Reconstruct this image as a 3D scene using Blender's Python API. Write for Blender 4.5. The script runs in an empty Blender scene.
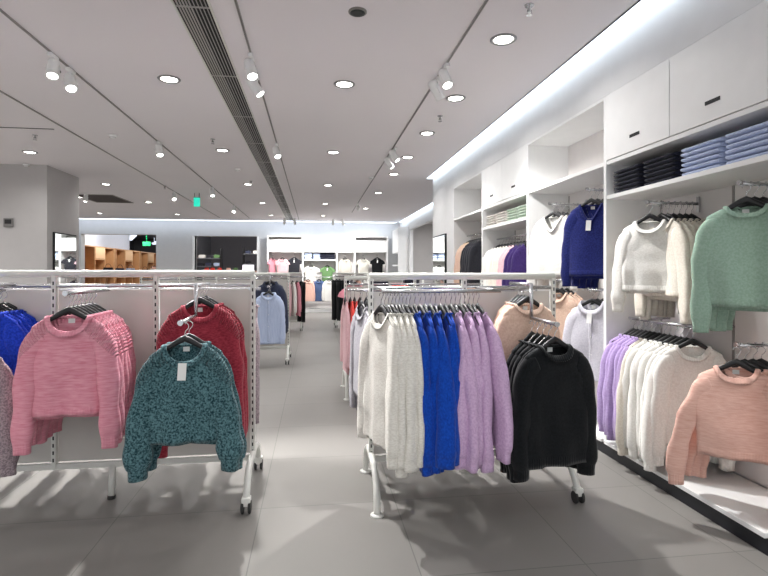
import bpy, math, random
from mathutils import Vector, Matrix, noise
C = bpy.context.scene
COL = C.collection
R = math.radians
PI = math.pi
random.seed(7)

# ------------------------------------------------------------------ camera, world, exposure
cam_d = bpy.data.cameras.new('camera'); cam = bpy.data.objects.new('camera', cam_d); COL.objects.link(cam)
cam.location = (0, 0, 1.4)
cam.rotation_euler = (R(90), 0, -math.atan(70/512))
cam_d.sensor_width = 36; cam_d.lens = 24.0
cam_d.shift_y = -16/768
cam_d.clip_end = 200
C.camera = cam
w = bpy.data.worlds.new('world'); C.world = w; w.use_nodes = True
w.node_tree.nodes['Background'].inputs[0].default_value = (.94, .97, 1, 1)
w.node_tree.nodes['Background'].inputs[1].default_value = 0.9
C.view_settings.view_transform = 'Standard'; C.view_settings.look = 'None'
C.view_settings.gamma = 1; C.view_settings.use_curve_mapping = False
C.view_settings.exposure = 0.24
DOWN_W = 11.0      # watts of a ceiling downlight
LEFT_FILL_W = 55.0      # watts of the added unseen lamps on the left that brighten the ceiling
SPOT_W = 360.0      # watts of a track spot
COVE = 3.5         # emission of the cove lights

# ------------------------------------------------------------------ materials
def s2l(c):
    return tuple(((v/255)/12.92 if v/255 <= .04045 else ((v/255+.055)/1.055)**2.4) for v in c) + (1,)
def newmat(name):
    m = bpy.data.materials.new(name); m.use_nodes = True
    return m, m.node_tree.nodes, m.node_tree.links, m.node_tree.nodes['Principled BSDF']
MATS = {}
def plain(name, c, rough=.6, metal=0, spec=.5, var=.04, bump=0, scale=8):
    if name in MATS: return MATS[name]
    m, N, Lk, b = newmat(name)
    tc = N.new('ShaderNodeTexCoord'); n = N.new('ShaderNodeTexNoise'); n.inputs['Scale'].default_value = scale
    Lk.new(tc.outputs['Object'], n.inputs['Vector'])
    r = N.new('ShaderNodeMix'); r.data_type = 'RGBA'
    a = s2l(c); r.inputs[6].default_value = tuple(v*(1-var) for v in a[:3])+(1,); r.inputs[7].default_value = tuple(min(1, v*(1+var)) for v in a[:3])+(1,)
    Lk.new(n.outputs['Fac'], r.inputs[0]); Lk.new(r.outputs[2], b.inputs['Base Color'])
    b.inputs['Roughness'].default_value = rough; b.inputs['Metallic'].default_value = metal
    b.inputs['Specular IOR Level'].default_value = spec
    if bump:
        bp = N.new('ShaderNodeBump'); bp.inputs['Strength'].default_value = bump; bp.inputs['Distance'].default_value = .003
        Lk.new(n.outputs['Fac'], bp.inputs['Height']); Lk.new(bp.outputs[0], b.inputs['Normal'])
    MATS[name] = m; return m
def emit(name, c, s):
    if name in MATS: return MATS[name]
    m, N, Lk, b = newmat(name)
    b.inputs['Base Color'].default_value = s2l(c); b.inputs['Emission Color'].default_value = s2l(c); b.inputs['Emission Strength'].default_value = s
    MATS[name] = m; return m
def knit(name, c, c2=None, scale=(90, 90, 90), ridge=False, contrast=.12, rib=False, bump=.3):
    """yarn: two tones mixed by noise, a fuzzy bump, ribs or shoulder ridges where the knit has them"""
    key = name + ('_rib' if rib else '')
    if key in MATS: return MATS[key]
    c2 = c2 or tuple(max(0, v*.86) for v in c)
    m, N, Lk, b = newmat(key)
    tc = N.new('ShaderNodeTexCoord'); mp = N.new('ShaderNodeMapping'); mp.inputs['Scale'].default_value = scale
    Lk.new(tc.outputs['Object'], mp.inputs['Vector'])
    n = N.new('ShaderNodeTexNoise'); n.inputs['Scale'].default_value = 1; n.inputs['Detail'].default_value = 3
    Lk.new(mp.outputs[0], n.inputs['Vector'])
    cr = N.new('ShaderNodeValToRGB'); cr.color_ramp.elements[0].position = .5-contrast; cr.color_ramp.elements[1].position = .5+contrast
    cr.color_ramp.elements[0].color = s2l(c2); cr.color_ramp.elements[1].color = s2l(c)
    Lk.new(n.outputs['Fac'], cr.inputs[0]); Lk.new(cr.outputs[0], b.inputs['Base Color'])
    b.inputs['Roughness'].default_value = .95; b.inputs['Specular IOR Level'].default_value = .15
    b.inputs['Sheen Weight'].default_value = .15
    n2 = N.new('ShaderNodeTexNoise'); n2.inputs['Scale'].default_value = 130; n2.inputs['Detail'].default_value = 2
    Lk.new(tc.outputs['Object'], n2.inputs['Vector'])
    bp = N.new('ShaderNodeBump'); bp.inputs['Strength'].default_value = bump; bp.inputs['Distance'].default_value = .003
    Lk.new(n2.outputs['Fac'], bp.inputs['Height']); last = bp
    if rib:
        wv = N.new('ShaderNodeTexWave'); wv.wave_type = 'BANDS'; wv.bands_direction = 'X'; wv.inputs['Scale'].default_value = 26
        Lk.new(tc.outputs['Object'], wv.inputs['Vector'])
        b2 = N.new('ShaderNodeBump'); b2.inputs['Strength'].default_value = .8; b2.inputs['Distance'].default_value = .006
        Lk.new(wv.outputs['Fac'], b2.inputs['Height']); Lk.new(bp.outputs[0], b2.inputs['Normal']); last = b2
    if ridge and not rib:
        mp2 = N.new('ShaderNodeMapping'); mp2.inputs['Location'].default_value = (0, 0, .13)
        Lk.new(tc.outputs['Object'], mp2.inputs['Vector'])
        wv = N.new('ShaderNodeTexWave'); wv.wave_type = 'RINGS'; wv.rings_direction = 'SPHERICAL'; wv.inputs['Scale'].default_value = 23
        Lk.new(mp2.outputs[0], wv.inputs['Vector'])
        sp = N.new('ShaderNodeSeparateXYZ'); Lk.new(tc.outputs['Object'], sp.inputs[0])
        ab = N.new('ShaderNodeMath'); ab.operation = 'ABSOLUTE'; Lk.new(sp.outputs[0], ab.inputs[0])
        ad = N.new('ShaderNodeMath'); ad.operation = 'ADD'; Lk.new(ab.outputs[0], ad.inputs[0]); Lk.new(sp.outputs[2], ad.inputs[1])
        gt = N.new('ShaderNodeMath'); gt.operation = 'GREATER_THAN'; gt.inputs[1].default_value = -.1; Lk.new(ad.outputs[0], gt.inputs[0])
        mu = N.new('ShaderNodeMath'); mu.operation = 'MULTIPLY'; Lk.new(gt.outputs[0], mu.inputs[0]); Lk.new(wv.outputs['Fac'], mu.inputs[1])
        b2 = N.new('ShaderNodeBump'); b2.inputs['Strength'].default_value = .8; b2.inputs['Distance'].default_value = .009
        Lk.new(mu.outputs[0], b2.inputs['Height']); Lk.new(bp.outputs[0], b2.inputs['Normal']); last = b2
    Lk.new(last.outputs[0], b.inputs['Normal'])
    MATS[key] = m; return m
def floor_mat():
    m, N, Lk, b = newmat('floor_tiles')
    tc = N.new('ShaderNodeTexCoord'); mp = N.new('ShaderNodeMapping'); mp.inputs['Location'].default_value = (.31, .1, 0)
    Lk.new(tc.outputs['Object'], mp.inputs['Vector'])
    br = N.new('ShaderNodeTexBrick'); br.offset = 0; br.inputs['Scale'].default_value = 1
    br.inputs['Brick Width'].default_value = .8; br.inputs['Row Height'].default_value = .8
    br.inputs['Mortar Size'].default_value = .003; br.inputs['Mortar Smooth'].default_value = .1
    br.inputs['Color1'].default_value = s2l((133, 130, 126)); br.inputs['Color2'].default_value = s2l((129, 126, 122)); br.inputs['Mortar'].default_value = s2l((108, 107, 104))
    Lk.new(mp.outputs[0], br.inputs['Vector'])
    n = N.new('ShaderNodeTexNoise'); n.inputs['Scale'].default_value = 1.7; n.inputs['Detail'].default_value = 6
    Lk.new(tc.outputs['Object'], n.inputs['Vector'])
    mr = N.new('ShaderNodeMapRange'); mr.inputs[3].default_value = .93; mr.inputs[4].default_value = 1.05; Lk.new(n.outputs['Fac'], mr.inputs[0])
    mx = N.new('ShaderNodeMix'); mx.data_type = 'RGBA'; mx.blend_type = 'MULTIPLY'; mx.inputs[0].default_value = 1
    Lk.new(br.outputs['Color'], mx.inputs[6]); Lk.new(mr.outputs[0], mx.inputs[7]); Lk.new(mx.outputs[2], b.inputs['Base Color'])
    b.inputs['Roughness'].default_value = .5; b.inputs['Specular IOR Level'].default_value = .35
    return m
def glassy(name, c, alpha, rough):
    m = plain(name, c, rough, var=.02); m.node_tree.nodes['Principled BSDF'].inputs['Alpha'].default_value = alpha
    return m

WHITE = plain('white_laminate', (236, 236, 235), .45)
WALL = plain('wall_paint', (226, 226, 226), .8)
GREYWALL = plain('grey_wall_paint', (186, 183, 182), .8)
CEIL = plain('ceiling_paint', (237, 232, 234), .85, scale=.6)
BACKP = plain('back_panel', (228, 223, 221), .6)
RACKW = plain('white_rack_enamel', (222, 222, 216), .35)
CHROME = plain('brushed_steel', (200, 200, 202), .25, 1)
BLACK = plain('black_plastic', (24, 24, 27), .45)
DARK = plain('dark_recess', (28, 28, 30), .7)
KICK = plain('black_kick_plate', (22, 24, 32), .4)
RUBBER = plain('rubber_wheel', (45, 45, 45), .7)
PAPER = plain('white_card_tag', (235, 235, 232), .7)
PANEL = glassy('frosted_acrylic', (214, 210, 204), .86, .28)
MIRROR = plain('mirror_glass', (235, 240, 240), .02, 1, var=0)
LENS = emit('lamp_lens', (255, 252, 245), 14)
LENS_SPOT = emit('spot_lens', (255, 252, 245), 20)
COVEM = emit('cove_diffuser', (228, 242, 255), COVE)
COVEB = emit('back_cove_diffuser', (228, 242, 255), COVE*.8)
WOOD = plain('pale_wood', (205, 158, 112), .55, var=.15, scale=5)
FLOOR = floor_mat()

# ------------------------------------------------------------------ mesh builder
class MB:
    def __init__(s): s.v = []; s.f = []; s.sm = []
    def box(s, x0, x1, y0, y1, z0, z1, M=None):
        o = len(s.v)
        for p in [(x0,y0,z0),(x1,y0,z0),(x1,y1,z0),(x0,y1,z0),(x0,y0,z1),(x1,y0,z1),(x1,y1,z1),(x0,y1,z1)]:
            s.v.append(M @ Vector(p) if M else Vector(p))
        for q in [(0,3,2,1),(4,5,6,7),(0,1,5,4),(1,2,6,5),(2,3,7,6),(3,0,4,7)]:
            s.f.append([o+i for i in q]); s.sm.append(False)
        return s
    def loft(s, rings, cap0=False, cap1=False, smooth=True):
        o = len(s.v); n = len(rings[0])
        for r in rings: s.v.extend(Vector(p) for p in r)
        for i in range(len(rings)-1):
            for j in range(n):
                k = (j+1) % n
                s.f.append([o+i*n+j, o+i*n+k, o+(i+1)*n+k, o+(i+1)*n+j]); s.sm.append(smooth)
        if cap0: s.f.append([o+j for j in range(n)][::-1]); s.sm.append(False)
        if cap1: s.f.append([o+(len(rings)-1)*n+j for j in range(n)]); s.sm.append(False)
        return s
    def tube(s, pts, r, n=10, ry=None, ref=(0, 1, 0), cap=True):
        """sweep an ellipse (r in the path plane, ry along ref) along pts"""
        pts = [Vector(p) for p in pts]; rings = []; ref = Vector(ref)
        for i, p in enumerate(pts):
            t = (pts[min(i+1, len(pts)-1)] - pts[max(i-1, 0)]).normalized()
            rf = ref if abs(t.dot(ref)) < .95 else Vector((1, 0, .01))
            a = t.cross(rf).normalized(); b = a.cross(t).normalized()
            ra = r[i] if isinstance(r, (list, tuple)) else r
            rb = (ry[i] if isinstance(ry, (list, tuple)) else ry) if ry is not None else ra
            rings.append([p + a*ra*math.cos(2*PI*j/n) + b*rb*math.sin(2*PI*j/n) for j in range(n)])
        return s.loft(rings, cap, cap)
    def lathe(s, prof, n=20, M=None):
        rings = [[(M or Matrix()) @ Vector((r*math.cos(2*PI*j/n), r*math.sin(2*PI*j/n), z)) for j in range(n)] for r, z in prof]
        return s.loft(rings, True, True)
    def build(s, name, mat, parent=None, bevel=0):
        me = bpy.data.meshes.new(name); me.from_pydata([tuple(v) for v in s.v], [], s.f); me.materials.append(mat)
        me.polygons.foreach_set('use_smooth', s.sm); me.update()
        o = bpy.data.objects.new(name, me); COL.objects.link(o)
        if parent: o.parent = parent
        if bevel:
            b = o.modifiers.new('bevel', 'BEVEL'); b.width = bevel; b.segments = 2; b.limit_method = 'ANGLE'
        return o
def bx(name, mat, parent, *a, bevel=0): return MB().box(*a).build(name, mat, parent, bevel)
def thing(name, label, cat, loc=(0,0,0), rz=0, group=None):
    o = bpy.data.objects.new(name, None); COL.objects.link(o); o.empty_display_size = .05
    o.location = loc; o.rotation_euler = (0, 0, rz)
    return tag(o, label, cat, group)
def tag(o, label, cat, group=None):
    o['label'] = label; o['category'] = cat
    if group: o['group'] = group
    return o
def struct(name, mat, *a, bevel=0):
    o = bx(name, mat, None, *a, bevel=bevel); o['kind'] = 'structure'; return o
ORD = ['first','second','third','fourth','fifth','sixth','seventh','eighth','ninth','tenth','eleventh','twelfth','thirteenth','fourteenth']
def smooth_path(P, n):
    P = [Vector(p) for p in P]; Q = [P[0]] + P + [P[-1]]; out = []
    m = len(P)-1
    for i in range(n):
        t = i/(n-1)*m; k = min(int(t), m-1); f = t-k
        a, b, c, d = Q[k], Q[k+1], Q[k+2], Q[k+3]
        out.append(.5*((2*b)+(c-a)*f+(2*a-5*b+4*c-d)*f*f+(3*b-a-3*c+d)*f**3))
    return out
def lerp(a, b, t): return a+(b-a)*t
def pw(v, e): return math.copysign(abs(v)**e, v)

# ------------------------------------------------------------------ the shop itself
CZ = 3.15; RX = 2.22; BY = 18.4
struct('floor', FLOOR, -12, 6, -3, 36, -.1, 0)
ce = MB(); ce.box(-12, 2.09, -3, 17.85, CZ, CZ+.06); ce.box(2.09, 2.97, 9.43, 17.85, CZ, CZ+.06)
ce.box(-12, 3.2, 17.85, BY+.1, CZ+.2, CZ+.26); ce.box(-12, 3.2, 17.85, 17.87, CZ, CZ+.2)
ce.box(2.07, 2.3, -3, 9.6, CZ+.2, CZ+.26); ce.box(2.07, 2.09, -3, 9.43, CZ, CZ+.2)
ce.box(2.95, 3.3, 9.43, BY, CZ+.2, CZ+.26)
o = ce.build('ceiling', CEIL); o['kind'] = 'structure'
rw = MB(); rw.box(RX, 2.75, -3, 8.02, 2.752, 3.4); rw.box(2.7, 2.75, -3, 8.02, 0, 2.752); rw.box(RX, 2.75, 8.02, 9.43, 0, 3.4)
o = rw.build('wall_right', WALL); o['kind'] = 'structure'
r2 = MB(); r2.box(3.1, 3.2, 9.43, 13.2, 0, 3.4); r2.box(3.1, 3.2, 13.2, 16.4, 2.78, 3.4); r2.box(3.1, 3.2, 16.4, BY, 0, 3.4); r2.box(2.75, 3.1, 9.33, 9.43, 0, 3.4)
o = r2.build('wall_right_far', WALL); o['kind'] = 'structure'
o = MB().box(4.4, 4.5, 12.8, 16.9, 0, 3.2).box(3.2, 4.4, 12.8, 12.9, 0, 3.2).box(3.2, 4.4, 16.8, 16.9, 0, 3.2).box(3.2, 4.5, 12.8, 16.9, 3.0, 3.1).build('wall_alcove', GREYWALL); o['kind'] = 'structure'
bw = MB(); bw.box(-12, -7.75, BY, BY+.3, 0, 3.4); bw.box(-7.75, -5.35, BY, BY+.3, 2.68, 3.4); bw.box(-5.35, -4.08, BY, BY+.3, 0, 3.4)
bw.box(-4.08, -1.98, BY, BY+.3, 2.65, 3.4); bw.box(-1.98, 3.2, BY, BY+.3, 0, 3.4)
o = bw.build('wall_back', plain('back_wall_paint', (205, 205, 206), .8)); o['kind'] = 'structure'
struct('wall_left', WALL, -12.1, -12, -3, 36, 0, 3.4)
struct('wall_column', GREYWALL, -6.6, -4.33, 9.05, 10.2, 0, CZ)
o = MB().box(-4.16, -4.08, BY-.03, BY+.33, 0, 2.65).box(-1.98, -1.93, BY-.03, BY+.33, 0, 2.65).build('trim_opening', WHITE); o['kind'] = 'structure'
# cove lights
def cove(label, *a, m=COVEM): 
    t = tag(bx('cove_light', m, None, *a), label, 'ceiling light')
cove('long glowing cove light above the right wall shelving', 2.1, 2.21, -2.5, 9.41, CZ+.004, CZ+.02)
cove('short glowing cove light above the far right wall', 2.98, 3.09, 9.6, 17.8, CZ+.004, CZ+.02)
cove('thin glowing cove light along the top of the back wall', -11.8, 2.9, 17.9, BY-.25, CZ+.004, CZ+.02, m=COVEB)

# ------------------------------------------------------------------ ceiling fittings
def downlight(x, y, label, watt=DOWN_W, big=True):
    t = thing('ceiling_downlight', label, 'ceiling light', (x, y, CZ))
    r = .088
    MB().lathe([(r-.014, .0), (r+.012, -.001), (r+.012, -.006), (r-.004, -.014), (r-.014, -.006), (r-.014, 0)], 28).build('trim_ring', plain('downlight_trim', (150, 150, 150), .3, .6), t)
    lens = MB().lathe([(r-.018, -.003), (r-.018, -.006)], 24).build('lens', LENS, t)
    MB().box(-(r-.016), r-.016, -.005, .005, -.009, -.0062).build('divider_bar', RACKW, t)
    ld = bpy.data.lights.new('downlight_lamp', 'AREA'); ld.shape = 'DISK'; ld.size = .14; ld.energy = watt; ld.color = (1, .99, .978); ld.spread = R(150)
    lo = bpy.data.objects.new('downlight_lamp', ld); COL.objects.link(lo); lo.parent = t; lo.location = (0, 0, -.02)
DL = {-4.1: ('far left row', [8.09, 10.84, 13.48, 16.17]), -1.3: ('row left of the air vent', [-.6, 4.86, 7.59, 10.46, 13.26, 16.05]),
      .28: ('row over the aisle', [-.6, 4.77, 7.5, 10.36, 13.2, 16.0]), 1.41: ('row beside the cove', [.4, 3.69, 5.0, 6.31, 7.67, 9.03, 11.2, 14.0])}
for x, (nm, ys) in DL.items():
    vis = [y for y in ys if y > 3]  # rows above the viewer are added, unseen, to light the garment fronts
    for y in ys:
        k = (ORD[vis.index(y)] + ' in view') if y > 3 else ORD[[q for q in ys if q < 3].index(y)] + ' added one above the viewer, unseen, to light garment fronts'
        downlight(x, y, 'recessed downlight, %s, %s' % (nm, k), DOWN_W*(.45 if x == .28 and y > 4 else 1))
for i, (x, y) in enumerate([(-4.1, -.6), (-4.1, 2.1), (-4.1, 4.9), (-6.9, -.6), (-6.9, 2.1), (-6.9, 4.9), (-6.9, 7.6), (-9.6, 3.0), (-9.6, 6.5), (-9.6, 10), (-8.2, 12.5), (-9.6, 15)]):  # lamps added out of view on the left, to brighten the ceiling
    downlight(x, y, 'added unseen downlight brightening the ceiling, left of the view, %s from the viewer' % ORD[i], LEFT_FILL_W*1.15 if x < -5 else DOWN_W)
downlight(-5.4, 12.8, 'round recessed downlight just behind the grey column'); downlight(-6.3, 16.2, 'small round downlight near the left part of the back cove')

def track(x, y0, y1, label, w_=.011, c='track_grey'):
    t = thing('lighting_track', label, 'lighting track', (x, y0, CZ))
    bx('channel', plain('track_grey', (84, 82, 82), .5) if c == 'track_grey' else plain('track_pale', (140, 136, 134), .5), t, -w_/2, w_/2, 0, y1-y0, -.008, -.0005)
    for s in (-1, 1): bx('edge_rail', plain('track_edge', (150, 146, 143), .5), t, s*w_/2-.003, s*w_/2+.003, 0, y1-y0, -.01, -.0005)
track(-2.07, -1, 17, 'lighting track, second from the left, crossing the ceiling to the back')
track(-3.0, 2, 17, 'thin lighting track furthest to the left of the ceiling', c='track_pale')
track(-.5, -1, 17.3, 'lighting track just right of the long air vent')
track(1.1, -1, 15, 'lighting track between middle aisle and right cove light')
t = thing('lighting_track', 'short lighting track running crosswise before the grey column', 'lighting track', (-8, 6.75, CZ))
bx('channel', plain('track_grey', (70, 68, 68)), t, 0, 4.85, -.006, .006, -.008, -.0005)

def spot(x, y, aim, label, watt=0, drop=.10, size=1, cone=75):
    """white track spotlight: adapter, stem, yoke, cylindrical housing with a bright lens, aimed at a point"""
    t = thing('track_spotlight', label, 'spotlight', (x, y, CZ-.01))
    bx('adapter', WHITE, t, -.018, .018, -.06, .06, -.03, 0, bevel=.004)
    MB().tube([(0, 0, -.03), (0, 0, -drop)], .01).build('stem', WHITE, t)
    p = Vector((0, 0, -drop-.03)); d = (Vector(aim)-(Vector((x, y, CZ-.01))+p)).normalized()
    M = Matrix.Translation(p) @ (-d).to_track_quat('Z', 'Y').to_matrix().to_4x4()
    r = .043*size
    h = MB().lathe([(r*.55, .12), (r*.9, .11), (r, .09), (r, -.06), (r*.93, -.063), (r*.9, -.045)], 24, M).build('housing', WHITE, t)
    MB().lathe([(r*.88, -.044), (r*.88, -.05)], 24, M).build('lens', LENS_SPOT, t)
    MB().box(-r-.006, -r+.002, -.012, .012, -.012, .05, M).box(r-.002, r+.006, -.012, .012, -.012, .05, M).build('yoke', WHITE, t)
    MB().lathe([(.009, -.005), (.009, .006)], 12, M @ Matrix.Translation((-r-.006, 0, 0)) @ Matrix.Rotation(PI/2, 4, 'Y')).build('tilt_knob', BLACK, t)
    if watt:
        ld = bpy.data.lights.new('spot_lamp', 'SPOT'); ld.energy = watt; ld.spot_size = R(cone); ld.spot_blend = .6; ld.shadow_soft_size = .035; ld.color = (1, .99, .978)
        lo = bpy.data.objects.new('spot_lamp', ld); COL.objects.link(lo); lo.parent = t
        lo.location = p + d*.07; lo.rotation_euler = d.to_track_quat('-Z', 'Y').to_euler()
spot(-2.07, 4.42, (-1.6, 2.9, 0), 'nearer white spotlight of the pair on the second track from left', SPOT_W)
spot(-2.07, 4.72, (-1.2, 3.4, .8), 'farther white spotlight of the pair on the second track from left', SPOT_W*.5)
spot(-2.05, 7.2, (-1.2, 6, 0), 'single white spotlight midway along the second track from left', SPOT_W*.35)
spot(-2.07, 10.9, (-1.3, 9.5, 0), 'white spotlight near the green exit sign', SPOT_W*.35)
spot(-2.07, 13.8, (-2.2, 11, 0), 'white spotlight at the far end of the second track from left')
spot(-3.0, 11.6, (-2.2, 9, 0), 'white spotlight hanging left of the green exit sign')
spot(-.5, 4.22, (.2, 2.9, .3), 'nearer white spotlight on the track beside the air vent', SPOT_W)
spot(-.5, 4.62, (.5, 4.4, 1.6), 'white spotlight just behind the nearest one beside the air vent')
spot(-.5, 7.1, (.3, 5.6, .5), 'white spotlight midway along the track beside the air vent', SPOT_W*.12)
spot(1.1, 4.2, (1.5, 2.8, .4), 'upper white spotlight of the pair on the right track', SPOT_W*.8)
spot(1.1, 4.5, (2.2, 5.0, 1.4), 'lower white spotlight of the pair on the right track', SPOT_W*.35)
spot(1.13, 7.1, (2.2, 6.4, 1.3), 'nearer white spotlight at the middle of the right track', SPOT_W*.18)
spot(1.13, 7.6, (2.2, 7.3, 1.3), 'farther white spotlight at the middle of the right track')
spot(1.1, 12.9, (1.4, 17.5, 1.3), 'white spotlight at the far end of the right track', SPOT_W*.15)
spot(-.95, 16.9, (-1.4, 18, .6), 'far white spotlight under the back cove, leftmost', SPOT_W*.3, cone=130)
spot(-.62, 16.9, (-.2, 18, .6), 'far white spotlight under the back cove, second from left', SPOT_W*.3, cone=130)
spot(.62, 16.9, (.8, 18, .6), 'far white spotlight under the back cove, third from left', SPOT_W*.3, cone=130)
spot(.95, 16.9, (2.2, 18, .6), 'far white spotlight under the back cove, rightmost', SPOT_W*.3, cone=130)
spot(-5.0, 12.1, (-5.0, 11.5, 0), 'small white spotlight beside the right edge of the grey column', 0)

t = thing('linear_air_vent', 'long dark linear air vent running the length of the ceiling', 'air vent', (-.79, -1, CZ))
VL = 18.5
bx('backing', DARK, t, -.11, .11, 0, VL, -.004, -.0005)
fr = MB(); fr.box(-.122, -.108, 0, VL, -.012, -.0005); fr.box(.108, .122, 0, VL, -.012, -.0005); fr.build('frame', RACKW, t)
for i, x in enumerate((-.09, -.07, -.05, -.03, -.01, .015, .04, .065, .09)):
    bx('slat', plain('vent_slat', (176, 174, 172), .5), t, x-(.0045 if x < 0 else .0025), x+(.0045 if x < 0 else .0025), 0, VL, -.011, -.004)
for k in range(15): bx('cross_bar', plain('vent_slat', (0, 0, 0)), t, -.108, .108, .9+k*1.2, .91+k*1.2, -.0115, -.004)

t = thing('ceiling_speaker', 'dark round ceiling speaker above the middle aisle', 'speaker', (.29, 3.43, CZ))
MB().lathe([(.062, 0), (.062, -.008), (.052, -.012)], 24).build('rim', plain('speaker_rim', (130, 125, 120), .5), t)
MB().lathe([(.05, -.011), (.05, -.014), (.03, -.016)], 24).build('grille', plain('speaker_grille', (45, 48, 46), .6), t)
def detector(x, y, label, r=.05):
    t = thing('smoke_detector', label, 'smoke detector', (x, y, CZ))
    MB().lathe([(r, 0), (r, -.012), (r*.7, -.03), (r*.35, -.045)], 20).build('dome', WHITE, t)
    MB().lathe([(r*.72, -.028), (r*.72, -.032)], 20).build('grille_ring', plain('detector_grey', (120, 118, 116)), t)
detector(-1.28, 8.95, 'round smoke detector left of the air vent'); detector(1.05, 9.4, 'small smoke detector beside the far part of the right track', .045)
detector(-2.55, 6.95, 'shallow smoke detector left of the second track spotlight'); detector(-4.62, 9.0, 'small smoke detector in front of the grey column corner')
def sprinkler(x, y, label):
    t = thing('fire_sprinkler', label, 'sprinkler', (x, y, CZ))
    MB().lathe([(.032, 0), (.03, -.006), (.01, -.008), (.01, -.045)], 16).build('body', CHROME, t)
    MB().tube([(-.012, 0, -.03), (-.014, 0, -.05), (0, 0, -.062), (.014, 0, -.05), (.012, 0, -.03)], .003).build('frame_arm', CHROME, t)
    MB().lathe([(.022, -.062), (.022, -.065)], 16).build('deflector', CHROME, t)
sprinkler(1.4, 3.2, 'chrome fire sprinkler nearest the top edge, beside the right cove')
sprinkler(-3.53, 7.08, 'fire sprinkler above the left front downlight'); sprinkler(-1.32, 6.98, 'fire sprinkler left of the air vent, nearest')
sprinkler(-3.0, 10.9, 'fire sprinkler right of the grey column'); sprinkler(1.4, 5.6, 'fire sprinkler among the downlights of the right row')
sprinkler(-1.2, 10.1, 'small sprinkler left of the air vent, farther')
t = thing('square_air_grille', 'dark square air return grille in the ceiling right of the column', 'air vent', (-4.75, 13.0, CZ))
bx('backing', plain('grille_brown', (82, 74, 72), .7), t, -.62, .22, -.65, .65, -.006, -.0005)
fr = MB(); fr.box(-.64, .24, -.67, -.64, -.012, -.0005); fr.box(-.64, .24, .64, .67, -.012, -.0005); fr.box(-.64, -.61, -.64, .64, -.012, -.0005); fr.box(.21, .24, -.64, .64, -.012, -.0005)
fr.build('frame', plain('grille_frame', (150, 144, 140)), t)
sl = MB(); [sl.box(-.61, .21, -.6+k*.085, -.58+k*.085, -.011, -.006) for k in range(15)]; sl.build('louvres', plain('grille_louvre', (100, 92, 90)), t)
t = thing('exit_sign', 'green lit exit sign hanging from the ceiling', 'sign', (-2.57, 11.8, CZ))
MB().tube([(-.05, 0, 0), (-.05, 0, -.1)], .006).tube([(.05, 0, 0), (.05, 0, -.1)], .006).build('hanging_rods', BLACK, t)
bx('sign_panel', emit('exit_green', (40, 205, 175), .9), t, -.065, .065, -.02, .02, -.3, -.1, bevel=.004)
bx('frame', plain('sign_frame', (90, 110, 105)), t, -.07, .07, -.022, .022, -.105, -.092)

t = thing('ceiling_downlight', 'small round downlight in the far right alcove, nearer', 'ceiling light', (3.7, 14.2, 3.0)); MB().lathe([(.09, 0), (.09, -.01), (.07, -.012)], 20).build('trim_ring', WHITE, t); MB().lathe([(.065, -.0125), (.065, -.015)], 20).build('lens', LENS, t)
ld = bpy.data.lights.new('alcove_lamp', 'AREA'); ld.shape = 'DISK'; ld.size = .14; ld.energy = 60; lo = bpy.data.objects.new('alcove_lamp', ld); COL.objects.link(lo); lo.parent = t; lo.location = (0, 0, -.03)
# mirrors
t = thing('wall_mirror', 'tall mirror on the side of the left grey column', 'mirror', (-4.33, 9.63, .25))
bx('frame', DARK, t, .001, .03, -.4, .4, -.02, 1.82); bx('glass', MIRROR, t, .031, .034, -.38, .38, 0, 1.8)
t = thing('wall_mirror', 'tall mirror on the plain white pier past the right shelving', 'mirror', (RX, 8.86, .25))
bx('frame', DARK, t, -.03, -.001, -.44, .44, -.02, 1.8); bx('glass', MIRROR, t, -.034, -.031, -.42, .42, 0, 1.78)
t = thing('wall_control_panel', 'small dark control panel on the front of the grey column', 'control panel', (-4.9, 9.05, 2.2))
bx('box', plain('panel_grey', (120, 118, 116)), t, -.07, .07, -.03, -.001, -.07, .07, bevel=.006); bx('screen', BLACK, t, -.05, .05, -.033, -.0305, -.02, .05)
t = thing('wall_camera', 'small black camera high on the wall above the left opening', 'camera', (-7.95, BY, 2.85))
bx('bracket', BLACK, t, -.03, .03, -.05, -.001, -.02, .06); MB().lathe([(.05, 0), (.07, -.03), (.06, -.08), (.02, -.11)], 16).build('dome', BLACK, t)
t.children[1].location = (0, -.08, 0)

# ------------------------------------------------------------------ hangers and garments
def hanger(label, loc, rz, group=None, col=None, lo=False, hw=.155):
    t = thing('clothes_hanger', label, 'hanger', loc, rz, group)
    n = 6 if lo else 8
    hk = [(.0, 0, -.07), (0, 0, -.05), (.004, 0, -.037)] + [(.019*math.cos(a), 0, -.018+.019*math.sin(a)+.004) for a in [R(-50+k*(230+0)/(6 if lo else 9)) for k in range(7 if lo else 10)]]
    MB().tube(hk, .0022, n).build('hook', CHROME, t)
    m = 9 if lo else 17
    P = [(hw*(2*i/(m-1)-1), 0, -.074-.094*(hw/.155)*abs(2*i/(m-1)-1)**1.1) for i in range(m)]
    rr = [lerp(.017, .008, abs(2*i/(m-1)-1)) for i in range(m)]
    MB().tube(P, rr, n, ry=[.009]*m).build('shoulder_bar', col or BLACK, t)
    return t

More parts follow.
